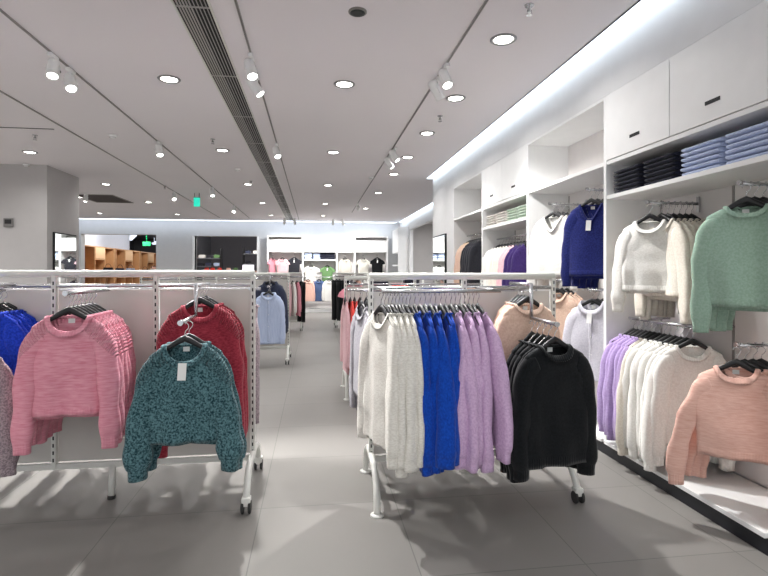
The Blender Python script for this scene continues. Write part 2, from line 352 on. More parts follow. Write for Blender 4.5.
def top(name, label, cat, loc, rz, mat, group=None, sw=.168, bw=.195, hw=.185, L=.52, d=.045, nw=.092, nd=.078, vee=0, sl=.6, sleeve='long',
        seed=0, fold=1, res=1, tagc=False, rib=None, sa=(.056, .053, .05, .04), turtle=0, hemband=True, swing=(0, 0), neck_label=True, dark_in=None, shirt=False, pocket=False, spread=.03, hemdrop=.025, sb=0):
    """hanging knit or shirt: body, two sleeves with cuffs, collar, hem band, labels; hangs from its origin (the rail)"""
    t = thing(name, label, cat, loc, rz, group)
    rib = rib or mat
    nu = max(16, int(34*res)); ZN, ZS = -.112, -.157
    rnd = random.Random(seed*7919+13)
    ph = [rnd.uniform(0, 6.28) for _ in range(6)]; so = Vector((rnd.uniform(0, 50), rnd.uniform(0, 50), rnd.uniform(0, 50)))
    def body_pt(v, u):
        cx, sx = math.cos(u), math.sin(u); front = sx > 0
        if v < 1:
            s = v; W = lerp(nw, sw, s); D = lerp(min(.048, max(d, .02)), d*.8, s**.6); zs = lerp(ZN, ZS, s**1.2)
            ndf = nd*abs(sx)**1.3 if not vee else (nd+vee)*(1-abs(cx)**1.1)
            dr = lerp(ndf, .075*abs(sx)**1.5, s**.9) if front else lerp(.006*abs(sx), .055*abs(sx)**1.5, s)
            tt = 0
        else:
            tt = v-1; k = min(1, tt/.22)
            W = lerp(sw, bw, math.sin(k*PI/2)) if tt < .22 else lerp(bw, hw, ((tt-.22)/.78)**1.2)
            D = d*lerp(.8, 1, min(1, tt*3)); zs = lerp(ZS, ZS-L, tt); dr = (.075 if front else .055)*abs(sx)**1.5*(1-tt)**1.6
            if front: dr -= hemdrop*tt*tt
        x = W*pw(cx, .8); y = -D*pw(sx, .62); z = zs-dr
        vv = Vector((x*4.5, y*2, z*3))+so
        edge = abs(sx)**.5
        g = min(1, tt*2+.15)
        ff = fold*min(1, d/.04)
        y += g*edge*(.024*ff*noise.noise(vv) + .010*ff*noise.noise(vv*2.7))
        y += edge*ff*tt**1.3*(.013*math.sin(x*34+ph[0]+2*noise.noise(vv*.6)) + (.006*math.sin(x*61+ph[1])))
        y += edge*ff*.006*math.exp(-((tt-.12)/.12)**2)*math.sin(abs(x)*40+z*30+ph[2])
        x += g*.007*noise.noise(vv*1.6+Vector((9, 0, 0)))
        z += .006*tt*noise.noise(Vector((x*6, y*5, seed)))
        return Vector((x, y, z))
    us = [2*PI*j/nu for j in range(nu)]
    nA = max(4, int(6*res)); nB = max(8, int(18*res))
    hb = .05/L if hemband else 0
    vs = [i/nA for i in range(nA)] + [1+(1-hb)*i/nB for i in range(nB+1)]
    MB().loft([[body_pt(v, u) for u in us] for v in vs]).build('body', mat, t)
    if hemband:
        rr = []
        for k, (v, e) in enumerate([(2-hb*1.08, 1.0), (2-hb*.97, 1.012), (2-hb*.5, 1.016), (2, 1.0), (2-.004, .97), (2-hb*.6, .96)]):
            rr.append([Vector((p.x*(lerp(e, .985, .6)), p.y*(e+ (.03 if e > 1 else 0)), p.z)) for p in (body_pt(v, u) for u in us)])
        MB().loft(rr).build('hem_band', rib, t)
    # collar
    if shirt:
        R_ = []
        for q, (e, dz) in enumerate([(1.0, -.004), (.92, .03), (1.0, .034), (1.22, -.004), (1.18, -.006)]):
            R_.append([Vector((p.x*e, p.y*e, p.z+dz)) for p in (body_pt(0, u) for u in us)])
        MB().loft(R_).build('collar', rib, t)
        pm = MB(); pts = []
        for k in range(12):
            v = lerp(.02, 1.97, k/11); p = body_pt(v, PI/2); pts.append((p.x, p.y-.004, p.z))
        pm.tube(pts, .014, 6, ry=.003).build('placket', rib, t)
        bm_ = MB()
        for k in range(1, 6):
            p = body_pt(lerp(.1, 1.9, k/6), PI/2); bm_.lathe([(.005, 0), (.005, .003)], 8, Matrix.Translation((p.x, p.y-.007, p.z)) @ Matrix.Rotation(PI/2, 4, 'X'))
        bm_.build('buttons', PAPER, t)
    else:
        R_ = []
        cw = .019
        prof = [(0, -.003), (cw*.8, .004), (cw*.3, .009), (-cw*.5, .008), (-cw*.75, -.002), (-.002, -.007)]
        if turtle: prof = [(0, -.004), (.003, turtle), (-.006, turtle+.004), (-.012, turtle), (-.012, -.004), (-.004, -.01)]
        for k in range(len(prof)):
            dr_, dz = prof[k]; ring = []
            for u in us:
                p = body_pt(0, u); q = Vector((math.cos(u), -math.sin(u), 0)) if not turtle else Vector((math.cos(u), -math.sin(u), 0))
                w_ = (1 if not vee else .7)
                # front of the collar lies on the chest: slide it down the fabric rather than up
                f = max(0, math.sin(u))
                ring.append(p + Vector((q.x*dr_*w_, q.y*dr_*min(1, d/.03), lerp(dz, -dr_*1.1+dz*.3, f if not turtle else 0))))
            R_.append(ring)
        R_.append(R_[0])
        MB().loft(R_).build('collar', rib, t)
    if neck_label:
        p = body_pt(0, -PI/2)
        bx('neck_label', PAPER, t, -.016, .016, p.y-.006, p.y-.003, p.z-.03, p.z-.002)
    if tagc:
        p = body_pt(0, PI/2)
        tg = MB(); tg.box(-.02, .02, -.0012, .0012, -.085, 0)
        o = tg.build('price_tag', PAPER, t); o.location = (0.0, min(p.y, body_pt(.35, PI/2).y)-.022, p.z+.012); o.rotation_euler = (R(-4), R(3), R(5))
    # sleeves
    if sleeve:
        for sd in (-1, 1):
            sm = Vector((rnd.uniform(0, 50), 3, 1))
            sp = spread*rnd.uniform(.75, 1.25); sy = swing[0 if sd < 0 else 1]
            ll = sl*rnd.uniform(.97, 1.03)
            if sleeve == 'short':
                P = [(sw-.05, 0, ZS-.055), (sw-.01, 0, ZS-.07), (sw+.04, 0, ZS-.12), (sw+.055, 0, ZS-.16)]; A = [.06, .068, .07, .07]
            else:
                P = [(sw-.06, 0, ZS-.048), (sw-.03, -.002, ZS-.066), (sw-.001, sy*.15, ZS-.125), (sw+.004+sp*.45, sy*.4, ZS-.25), (sw+.004+sp*.85, sy*.8, ZS-.42), (sw+.004+sp, sy, ZS-ll+.05), (sw+.004+sp, sy, ZS-ll)]
                A = [sa[0]*.9, sa[0]*1.02, sa[0], sa[1], sa[2], sa[3]*1.25, sa[3]]
            ns = max(9, int(22*res)); pts = smooth_path(P, ns); A_ = [a.x for a in smooth_path([(a, 0, 0) for a in A], ns)]
            nn = max(12, int(20*res)); rings = []
            for i, p in enumerate(pts):
                tq = i/(ns-1)
                tg_ = (pts[min(i+1, ns-1)]-pts[max(i-1, 0)]).normalized()
                a = tg_.cross(Vector((0, 1, 0))).normalized()
                if a.x < 0: a = -a
                b_ = Vector((0, 1, 0)); ra = A_[i]; rb = lerp(min(ra*.8, d*.75), sb, min(1, tq*2.2)) if sb else min(ra*.8, d*lerp(.75, 1.0, tq))
                ring = []
                for j in range(nn):
                    u = 2*PI*j/nn; cu, su = math.cos(u), math.sin(u)
                    q = p + a*ra*pw(cu, .85) + b_*rb*pw(su, .8)
                    nq = Vector((q.x*7, q.y*7, q.z*5))+sm
                    kk = fold*min(1, rb/.02)*min(1, tq*3)
                    q += (a*cu*.6+b_*su)*kk*(.010*noise.noise(nq)+.006*math.sin(u*3+ph[3]+tq*3)*tq)
                    q += a*cu*kk*.006*math.sin(tq*26+ph[4])*math.exp(-((tq-.55)/.22)**2)
                    ring.append(Vector((q.x*sd, q.y, q.z)))
                rings.append(ring)
            cut = ns-1
            slv = MB().loft(rings, True, False).build('sleeve', mat, t)
            if sleeve == 'long':
                # cuff: ribbed tube below the sleeve end
                last = rings[-1]; cen = sum(last, Vector())/nn; cr = []
                for e, dz in [(1.02, .004), (.97, -.008), (.93, -.03), (.93, -.055), (.86, -.056), (.84, -.02)]:
                    cr.append([Vector((cen.x+(q.x-cen.x)*e*min(1, .042/max(A_[-1], .001)+.12 if A_[-1] > .05 else 1), cen.y+(q.y-cen.y)*e, cen.z+(q.z-cen.z)*e+dz)) for q in last])
                MB().loft(cr).build('cuff', rib, slv)
    return t

KN = dict(
 pink=knit('pink_heather', (230, 164, 178), (212, 128, 146), (18, 18, 120), ridge=True, contrast=.2),
 teal=knit('teal_marl', (96, 132, 138), (24, 54, 62), (110, 110, 110), ridge=True, contrast=.14),
 red=knit('raspberry_red', (172, 62, 76), (128, 32, 48), (60, 60, 160), ridge=True, contrast=.2),
 royal=knit('royal_blue', (40, 78, 214), (24, 54, 176)),
 blue2=knit('bright_blue_marl', (22, 84, 196), (8, 48, 140), (110, 110, 80), contrast=.3),
 greymarl=knit('grey_lilac_marl', (176, 160, 164), (130, 116, 124), (120, 120, 120)),
 cream=knit('warm_white', (232, 229, 221), (216, 212, 203), (60, 60, 160)),
 white=knit('white_knit', (238, 236, 231), (228, 225, 219)),
 ivory=knit('ivory_knit', (232, 226, 214), (222, 213, 200)),
 lilac=knit('lilac_knit', (210, 180, 212), (194, 162, 198)),
 lav=knit('lavender_knit', (190, 168, 214), (176, 152, 202)),
 black=knit('black_knit', (22, 25, 28), (14, 16, 18)),
 tan=knit('sand_knit', (232, 202, 182), (220, 186, 164)),
 peach=knit('peach_heather', (234, 194, 180), (220, 170, 154), (20, 20, 130), contrast=.2),
 sage=knit('sage_green', (152, 176, 160), (140, 166, 148)),
 navy=knit('navy_violet', (36, 44, 108), (27, 33, 88)),
 purple=knit('dark_purple', (62, 44, 100), (48, 34, 84)),
 charcoal=knit('charcoal', (48, 48, 54), (38, 38, 44)),
 coral=knit('coral', (226, 84, 74), (212, 66, 60)),
 grey=knit('mid_grey', (168, 165, 172), (150, 148, 156)),
 rosy=knit('rose_pink', (224, 150, 162), (212, 134, 148)),
 palepink=knit('pale_pink', (228, 188, 192), (216, 172, 178)),
 sky=knit('pale_blue_cotton', (186, 198, 222), (168, 182, 212), (160, 160, 4), contrast=.1),
 denim=knit('denim_blue', (84, 104, 142), (66, 84, 122)),
 slate=knit('slate_blue', (62, 68, 88), (50, 54, 72)),
 mist=knit('misty_grey', (212, 210, 218), (198, 196, 206)),
 olive=knit('olive_green', (104, 138, 92), (88, 122, 78)),
 beige=knit('beige_cotton', (198, 192, 182), (186, 180, 170)),
 stone=knit('stone_cotton', (205, 202, 192), (196, 192, 182)),
)
def ribof(k):
    m = MATS.get(KN[k].name+'_rib')
    if m: return m
    n = KN[k].copy(); n.name = KN[k].name+'_rib'; N = n.node_tree.nodes; Lk = n.node_tree.links
    tc = [x for x in N if x.type == 'TEX_COORD'][0]; b = N['Principled BSDF']
    wv = N.new('ShaderNodeTexWave'); wv.inputs['Scale'].default_value = 24; Lk.new(tc.outputs['Object'], wv.inputs['Vector'])
    b2 = N.new('ShaderNodeBump'); b2.inputs['Strength'].default_value = .4; b2.inputs['Distance'].default_value = .003
    Lk.new(wv.outputs['Fac'], b2.inputs['Height']); Lk.new(b2.outputs[0], b.inputs['Normal'])
    MATS[KN[k].name+'_rib'] = n; return n
SEED = [0]
def sweater(k, label, loc, rz, hlabel, group=None, hgroup=None, name='knit_sweater', cat='sweater', hang=True, **kw):
    SEED[0] += 1
    if hang: hanger(hlabel, loc, rz, hgroup, lo=kw.get('res', 1) < .7, hw=kw.get('sw', .168)-.013)
    kw.setdefault('seed', SEED[0])
    return top(name, label, cat, loc, rz, KN[k], group, rib=ribof(k), **kw)

# ------------------------------------------------------------------ floor racks
def rack(label, x0, x1, yc, nbays, left_end=True, right_end=True, frontrail=None, rearrail=None, casters=(True, True), z_top=1.38, simple=False, name='garment_rack'):
    t = thing(name, label, 'clothes rack', (0, yc, 0))
    W = (x1-x0)/nbays
    MB().tube([(x0-.01, 0, z_top), (x1+.01, 0, z_top)], .022, 14).build('top_bar', RACKW, t)
    MB().tube([(x0, 0, z_top-.075), (x1, 0, z_top-.075)], .012, 10).build('upper_rail', CHROME, t)
    MB().box(x0, x1, -.012, .012, .19, .225).build('bottom_bar', RACKW, t, .003)
    for i in range(nbays+1):
        x = x0+W*i
        u = bx('upright', RACKW, t, x-.014, x+.014, -.02, .02, .2, z_top-.015, bevel=.003)
        sl = MB(); zz = .24
        while zz < z_top-.05: sl.box(x-.004, x+.004, -.0215, -.019, zz, zz+.022); zz += .045
        sl.build('slots', DARK, u)
        MB().tube([(x, 0, z_top-.03), (x, 0, z_top-.012)], .02).build('bracket', RACKW, u)
    for i in range(nbays):
        bx('panel', PANEL, t, x0+W*i+.02, x0+W*(i+1)-.02, .004, .01, .235, z_top-.1)
    for e, on, cs in ((x0, left_end, casters[0]), (x1, right_end, casters[1])):
        if not on: continue
        for s in (-1, 1):
            P = smooth_path([(e, 0, .235), (e, s*.10, .24), (e, s*.22, .205), (e, s*.30, .13), (e, s*.33, .075 if cs else .012)], 16)
            lg = MB().tube(P, .02, 12, ref=(1, 0, 0)).build('foot', RACKW, t)
            if cs:
                bx('caster_fork', RACKW, lg, e-.026, e+.026, s*.33-.028, s*.33+.028, .045, .095, bevel=.006)
                for q in (-1, 1):
                    MB().lathe([(.034, -.008), (.038, -.004), (.038, .004), (.034, .008)], 18, Matrix.Translation((e+q*.02, s*.335, .038)) @ Matrix.Rotation(PI/2, 4, 'Y')).build('caster_wheel', RUBBER, lg)
            else:
                MB().lathe([(.04, 0), (.04, .008), (.022, .014)], 18, Matrix.Translation((e, s*.33, 0))).build('foot_pad', RACKW, lg)
    for rr, s in ((frontrail, -1), (rearrail, 1)):
        if not rr: continue
        a, b, y, z = rr
        MB().tube([(a, y, z), (b, y, z)], .011, 10).build('hanging_rail', CHROME, t)
        for x in (a+.03, b-.03):
            MB().tube([(x, 0, z+.01), (x, y, z+.002)], .009, 8).build('rail_arm', CHROME, t)
    return t
def arm(t, x, yc, y_drop, y_tip, z_hi, z_lo):
    """stepped face-out arm on a rack (coordinates local to the rack)"""
    P = [(x, 0, z_hi), (x, y_drop, z_hi)]
    if z_lo < z_hi: P += [(x, y_drop-.001, z_lo), (x, y_tip, z_lo-.006)]
    else: P = [(x, 0, z_hi), (x, y_tip, z_hi)]
    a = MB()
    for p, q in zip(P[:-1], P[1:]): a.tube([p, q], .011, 10)
    a.lathe([(.014, -.012), (.014, .004)], 12, Matrix.Translation(P[-1]) @ Matrix.Rotation(PI/2, 4, 'X'))
    a.build('face_out_arm', CHROME, t)

# left front rack
Y1 = 3.385
g1 = rack('white rack at front left holding pink, teal and red sweaters', -2.76, -.39, Y1, 4, left_end=True, rearrail=(-2.7, -.38, .38, 1.28), z_top=1.39)
arm(g1, -1.265, Y1, 0, -.56, 1.29, 1.29)
arm(g1, -.665, Y1, -.36, -.70, 1.325, 1.15)
arm(g1, -1.86, Y1, 0, -.30, 1.29, 1.29)
arm(g1, -1.80, Y1, -.33, -.50, 1.325, 1.12)
MB().tube([(-1.24, 0, .2), (-1.24, -.02, .02)], .02, 12).build('centre_leg', RACKW, g1)
MB().lathe([(.024, 0), (.024, .02)], 14, Matrix.Translation((-1.24, -.02, 0))).build('leg_cap', RUBBER, g1)
for i in range(7):
    y = Y1-.53+i*.058
    sweater('pink', 'pink heather crew-neck sweater, %s from the front of the pink row' % ORD[i], (-1.26-.004*i, y, 1.279), R((6, 3, 2, 4, 1, 3, 2)[i]),
            'black hanger holding the %s pink sweater from the front' % ORD[i], 'pink sweaters on the left front rack', 'hangers of the pink sweaters',
            d=.045 if i == 0 else .028, L=.49, sw=.168, bw=.19, hw=.175, sl=.58, spread=.032, nd=.085, nw=.098, sb=0 if i == 0 else random.uniform(.03, .04), res=1 if i < 2 else .7, swing=(-.02, -.03))
# red sweaters and teal sweater
for i in range(3):
    sweater('red', 'raspberry red knit sweater behind the teal one, %s from the front' % ORD[i], (-.655+.0*i, Y1-.30+i*.085, 1.314), R((14, 4, 2)[i]),
            'black hanger holding the %s red sweater from the front' % ORD[i], 'red sweaters on the left front rack', 'hangers of the red sweaters',
            d=.045 if i == 0 else .03, L=.55, sl=.74, spread=.035, res=.9)
for i in range(2):
    sweater('teal', ['dark teal marled sweater with white price tag, frontmost on the left rack', 'dark teal marled sweater hidden right behind the tagged teal one'][i], (-.655, Y1-.65+i*.09, 1.135), R((4, 1)[i]),
            ['black hanger holding the tagged teal sweater', 'black hanger of the rear teal sweater'][i], d=.055 if i == 0 else .03, L=.48, sw=.168, bw=.195, hw=.19, sl=.555, spread=.045,
            sa=(.06, .058, .066, .056), nd=.09, nw=.1, hemdrop=.04, tagc=(i == 0), res=1.1 if i == 0 else .7, swing=(-.01, -.02))
# blue ones at the left edge
for i in range(6):
    sweater('royal', 'royal blue knit sweater cut by the left edge, %s from the front' % ORD[i], (-1.84, Y1-.24+i*.05, 1.279), R((8, 4, 6, 3, 4, 2)[i]),
            'black hanger holding the %s royal blue sweater from the front' % ORD[i], 'royal blue sweaters at the left edge', 'hangers of the royal blue sweaters',
            d=.026, L=.5, sl=.58, res=.6, sb=.03)
sweater('greymarl', 'greyish lilac marled sweater at the far left edge, lowest', (-1.79, Y1-.46, 1.105), R(4), 'black hanger holding the greyish lilac sweater',
        d=.045, L=.48, sl=.55, res=.8)

x = -.42
for i in range(14):
    sweater('greymarl' if i % 7 < 4 else 'mist', 'long knit cardigan on the rear side of the left front rack, %s from the aisle' % ORD[i], (x, Y1+.38, 1.268), R(-90+(6, 3, 8, 2, 5)[i % 5]),
            'hanger on the rear rail of the left front rack, %s from the aisle' % ORD[i], 'cardigans behind the left front rack', 'rear hangers of the left front rack', name='knit_cardigan', cat='cardigan',
            d=.022, L=.72, sl=.66, res=.5, sb=.03, hemband=False)
    x -= .155
# right front rack
Y2 = 3.25
g2 = rack('white rack at front right holding cream, blue, lilac and black knits', .36, 1.585, Y2, 2, frontrail=(.38, 1.08, -.38, 1.29), rearrail=(.30, 1.5, .38, 1.27), casters=(False, True), z_top=1.372)
arm(g2, 1.29, Y2, -.33, -.66, 1.325, 1.125)
x = .375; seqs = [('cream', 'cream', 8, .0205), ('blue2', 'bright blue', 8, .030), ('lilac', 'lilac', 7, .027)]
yaws = {'cream': [18, 17, 9, 12, 5, 9, 2, 6], 'blue2': [12, 2, 10, 1, 7, -2, 8, 2], 'lilac': [8, 0, 9, 1, 6, -1, 10]}
for k, nm, n, pitch in seqs:
    for i in range(n):
        yw = yaws[k][i]
        sweater(k, '%s long knit top hanging edge-on, %s %s one from the left' % (nm, ORD[i], nm), (x, Y2-.38, 1.278), R(-90+yw),
                'black hanger holding the %s %s knit from the left' % (ORD[i], nm), '%s knits on the right front rack' % nm, 'hangers on the right front rack rail',
                d=.022 if k == 'cream' else .018, L=.68 if k != 'cream' else .69, sw=.175, bw=.2, hw=.22, sl=random.uniform(.66, .73), spread=random.uniform(.03, .09), sa=(.055, .053, .052, .048), res=.8, hemband=False, fold=1.6,
                sb=random.uniform(.022, .042) if k != 'cream' else random.choice((.03, .042)), swing=(0, random.uniform(-.055, .03)), hemdrop=random.uniform(-.02, .03),
                name='knit_cardigan' if k == 'cream' else 'knit_sweater')
        x += pitch
for i in range(5):
    sweater('black', 'black crew-neck sweater on the right front rack, %s from the front' % ORD[i], (1.29-.005*i, Y2-.63+i*.062, 1.11), R((10, 20, 24, 28, 30)[i]),
            'black hanger holding the %s black sweater from the front' % ORD[i], 'black sweaters on the right front rack', 'hangers of the black sweaters',
            d=.05 if i == 0 else .03, L=.58, sw=.18, bw=.215, hw=.22, sl=.61, spread=.03, sa=(.062, .06, .058, .05), nd=.06, res=1 if i == 0 else .7, hemdrop=-.01, sb=0 if i == 0 else .035)
for i in range(4):
    sweater('tan', 'sand coloured knit sweater behind the black ones, %s from the front' % ORD[i], (1.29+.005*i, Y2-.28+i*.062, 1.314), R((10, 16, 20, 22)[i]),
            'black hanger holding the %s sand sweater from the front' % ORD[i], 'sand sweaters on the right front rack', 'hangers of the sand sweaters',
            d=.035, L=.55, sl=.55, nd=.05, res=.7)
# rear rail of the right front rack
xx = .335
for i in range(13):
    sweater('grey', 'grey knit top on the rear side of the right front rack, %s from the left' % ORD[i], (xx, Y2+.38, 1.258), R(-90+(12, 10, 8, 10, 8, 6)[i % 6]),
            'hanger holding the %s grey top from the left' % ORD[i], 'grey tops behind the cream knits', 'hangers of the grey tops',
            d=.018, L=.62 if i < 6 else .7, sl=.66, res=.6, sb=.03)
    xx += .04 if i < 5 else .11

# ------------------------------------------------------------------ right wall shelving units
def unit(y0, y1, label, doors, shelves, low=True, last=False, x0=RX, x1=2.69, ztop=2.75, boxz=2.25):
    t = thing('wall_shelving_unit', label, 'shelving unit', (0, y0, 0))
    W = y1-y0; th = .036
    bx('side_panel', WHITE, t, x0, x1, 0, th, 0, ztop, bevel=.002)
    if last: bx('side_panel', WHITE, t, x0, x1, W-th, W, 0, ztop, bevel=.002)
    e = W-th if last else W
    bx('back_panel', BACKP, t, x1-.02, x1, th, e, .12, ztop)
    bx('top_panel', WHITE, t, x0, x1-.02, th, e, ztop-.022, ztop)
    bx('shelf', WHITE, t, x0+.004, x1-.02, th, e, boxz-.03, boxz, bevel=.002)
    for z in shelves: bx('shelf', WHITE, t, x0+.004, x1-.02, th, e, z-.03, z, bevel=.002)
    bx('platform', WHITE, t, x0-.02, x1-.02, th, e, .085, .112, bevel=.003)
    bx('kick_plate', KICK, t, x0-.005, x0+.01, 0, W, 0.001, .084)
    if doors:
        for k in range(2):
            a = th+.003+k*(W-th)/2; b = th+(k+1)*(W-th)/2-.003
            dr = bx('door', WHITE, t, x0-.002, x0+.016, a, b, boxz+.003, ztop-.003, bevel=.002)
            m = (a+b)/2
            MB().box(x0-.0045, x0-.002, m-.055, m+.055, boxz+.1, boxz+.122).build('handle', DARK, dr)
    # slotted wall strips
    for k in range(3):
        yy = th+.02+(e-th-.04)*k/2
        bx('slotted_strip', plain('strip_grey', (150, 145, 142)), t, x1-.026, x1-.02, yy-.008, yy+.008, .3, boxz-.05)
    return t
unit(2.21, 3.66, 'nearest white wall unit with folded navy and pale blue stacks', True, [1.985])
unit(3.66, 5.11, 'open-topped white wall unit with white and navy V-neck sweaters', False, [])
unit(5.11, 6.57, 'white wall unit with two doors and folded green stacks, third along', True, [1.985])
unit(6.57, 8.02, 'farthest open-topped white wall unit on the right', False, [], last=True)

def faceout(label, y, z, x_tip=2.27, n=8, x1=2.66):
    t = thing('face_out_arm', label, 'display arm', (x1, y, z))
    bx('bracket', CHROME, t, -.012, 0.0, -.012, .012, -.06, .05)
    nt = MB().tube([(-.01, 0, 0), (x_tip-x1, 0, 0)], .010, 10).lathe([(.014, -.008), (.014, .008)], 12, Matrix.Translation((x_tip-x1, 0, .006)) @ Matrix.Rotation(PI/2, 4, 'Y'))
    for k in range(n): nt.box(-.05-k*.045-.004, -.05-k*.045+.004, -.0045, .0045, .008, .016)
    nt.build('bar', CHROME, t)
    return t
def faced(k, labels, y, z, n, x0=2.30, pitch=.05, yaw0=-62, yaw=-80, **kw):
    """garments on an arm that points out from the wall, the front one turned to the shop"""
    nm, hn, gp = labels
    res = kw.pop('res', .8)
    for i in range(n):
        kk = dict(kw)
        if i == 0: kk['d'] = kw.get('d', .05)
        else: kk['d'] = .024; kk.pop('tagc', None)
        sweater(k, '%s, %s from the aisle' % (nm, ORD[i]), (x0+i*pitch, y, z-.011), R(yaw0 if i == 0 else yaw), 'black hanger of the %s, %s from the aisle' % (hn, ORD[i]), gp, 'hangers of the '+gp, res=res if i == 0 else res*.75, **kk)
# unit one
faceout('chrome arm with white sweaters, upper left in the nearest unit', 3.24, 1.875)
faced('white', ('white crew-neck sweatshirt in the nearest wall unit, upper row', 'upper white sweatshirts', 'white sweatshirts in the upper row'), 3.26, 1.875, 1, L=.46, sl=.54, yaw0=-50, x0=2.30, hemdrop=.01)
for i in range(6):
    sweater('ivory', 'ivory knit sweater behind the white sweatshirt, %s from the aisle' % ORD[i], (2.36+i*.045, 3.22, 1.864), R(-84), 'hanger of the %s ivory sweater from the aisle' % ORD[i],
            'ivory sweaters in the upper row', 'hangers of the ivory sweaters', d=.026, L=.5, sl=.58, res=.7, sb=.03)
faceout('chrome arm with sage green sweatshirts in the nearest unit', 2.47, 1.875)
faced('sage', ('sage green sweatshirt in the nearest wall unit', 'sage sweatshirts', 'sage green sweatshirts'), 2.45, 1.875, 4, L=.52, sw=.18, bw=.205, hw=.18, sl=.58, nd=.055, yaw0=-40, yaw=-50, x0=2.29, pitch=.05)
# lower rail parallel to the wall
t = thing('hanging_rail', 'chrome rail with lavender and white sweaters in the nearest unit', 'clothes rail', (2.38, 2.95, 1.05))
MB().tube([(0, -.05, 0), (0, .66, 0)], .011).build('bar', CHROME, t)
for y in (0, .6): MB().tube([(0, y, 0), (.29, y, 0)], .009).build('rail_arm', CHROME, t)
yy = 3.56
for i in range(5):
    sweater('lav', 'lavender knit sweater on the lower rail, %s from the far end' % ORD[i], (2.38, yy, 1.038), R((-18, -10, -14, -8, -12)[i]), 'hanger of the %s lavender sweater from the far end' % ORD[i],
            'lavender sweaters on the lower rail', 'hangers of the lavender sweaters', d=.022, L=.58, sl=.64, res=.7, spread=random.uniform(.02, .06), sb=random.uniform(.025, .04), swing=(random.uniform(-.03, .02), 0))
    yy -= .047
for i in range(8):
    sweater('white' if i else 'ivory', 'white knit sweater on the lower rail, %s after the lavender ones' % ORD[i], (2.38, yy, 1.038), R((-10, -14, -8, -16, -20, -12, -16, -22)[i]), 'hanger of the %s white sweater on the lower rail' % ORD[i],
            'white sweaters on the lower rail', 'hangers of the lower white sweaters', d=.024, L=.62, sl=random.uniform(.64, .7), res=.7, spread=random.uniform(.02, .06), sb=random.uniform(.028, .042), swing=(random.uniform(-.03, .02), 0))
    yy -= .053
faceout('chrome arm with peach sweaters, low in the nearest unit', 2.49, 1.0)
faced('peach', ('peach heather knit sweater low in the nearest wall unit', 'peach sweaters', 'peach sweaters in the nearest unit'), 2.48, 1.0, 4, L=.46, sw=.175, bw=.2, hw=.18, sl=.56, nd=.06, yaw0=-38, yaw=-52, x0=2.26, pitch=.05, spread=.12)

# unit two
faceout('chrome arm with the white V-neck sweaters in the second wall unit', 4.72, 2.06)
faced('white', ('white V-neck sweater in the second wall unit', 'white V-neck sweaters', 'white V-neck sweaters'), 4.72, 2.06, 5, L=.56, sl=.6, nd=.03, vee=.12, yaw0=-50, yaw=-64, x0=2.31)
faceout('chrome arm with the navy V-neck sweaters in the second wall unit', 4.03, 2.09)
faced('navy', ('navy blue V-neck sweater in the second wall unit', 'navy V-neck sweaters', 'navy V-neck sweaters'), 4.03, 2.09, 5, L=.58, sl=.6, nd=.03, vee=.12, yaw0=-46, yaw=-60, x0=2.31, tagc=True, pitch=.055)
faceout('lower chrome arm with sand tops in the second wall unit', 4.62, 1.32)
faced('tan', ('sand coloured top low in the second wall unit', 'low sand tops', 'sand tops in the second unit'), 4.62, 1.32, 3, L=.55, yaw0=-50, yaw=-62)
faceout('lower chrome arm with pale grey shirts in the second wall unit', 4.0, 1.25)
faced('mist', ('pale grey tagged shirt low in the second wall unit', 'low pale grey shirts', 'pale grey shirts in the second unit'), 4.0, 1.25, 3, L=.6, yaw0=-46, yaw=-60, tagc=True, shirt=True, name='shirt', cat='shirt', hemband=False)
# unit three
rl = [('white', 3), ('ivory', 3), ('palepink', 2), ('purple', 3)]
t = thing('hanging_rail', 'chrome rail under the green folded stacks in the third wall unit', 'clothes rail', (2.40, 5.3, 1.83))
MB().tube([(0, 0, 0), (0, 1.2, 0)], .011).build('bar', CHROME, t)
for y in (.05, 1.1): MB().tube([(0, y, 0), (.27, y, 0)], .009).build('rail_arm', CHROME, t)
yy = 6.42
NM = dict(white='white', ivory='ivory', palepink='pale pink', purple='dark purple', tan='sand', charcoal='charcoal', peach='peach', sage='sage green', lav='lavender', beige='beige', grey='grey', black='black')
for k, n in rl:
    for i in range(n):
        sweater(k, '%s top on the upper rail of the third wall unit, %s %s one' % (NM[k], ORD[i], NM[k]), (2.40, yy, 1.818), R(-28 if i == n-1 else -15), 'hanger of the %s %s top in the third unit' % (ORD[i], NM[k]),
                '%s tops in the third wall unit' % NM[k], 'hangers of the third wall unit', d=.03, L=.55, res=.55, hemband=False)
        yy -= .1
# unit four
t = thing('hanging_rail', 'chrome rail in the farthest wall unit on the right', 'clothes rail', (2.42, 6.75, 1.97))
MB().tube([(0, 0, 0), (0, 1.15, 0)], .011).build('bar', CHROME, t)
for y in (.05, 1.1): MB().tube([(0, y, 0), (.25, y, 0)], .009).build('rail_arm', CHROME, t)
yy = 7.75
for k, n in (('tan', 3), ('charcoal', 5)):
    for i in range(n):
        sweater(k, '%s jacket on the rail of the farthest wall unit, %s %s one' % (NM[k], ORD[i], NM[k]), (2.42, yy, 1.958), R(-20), 'hanger of the %s %s jacket in the farthest unit' % (ORD[i], NM[k]),
                '%s jackets in the farthest wall unit' % NM[k], 'hangers of the farthest wall unit', name='jacket', cat='jacket', d=.035, L=.62, res=.5, hemband=False)
        yy -= .1

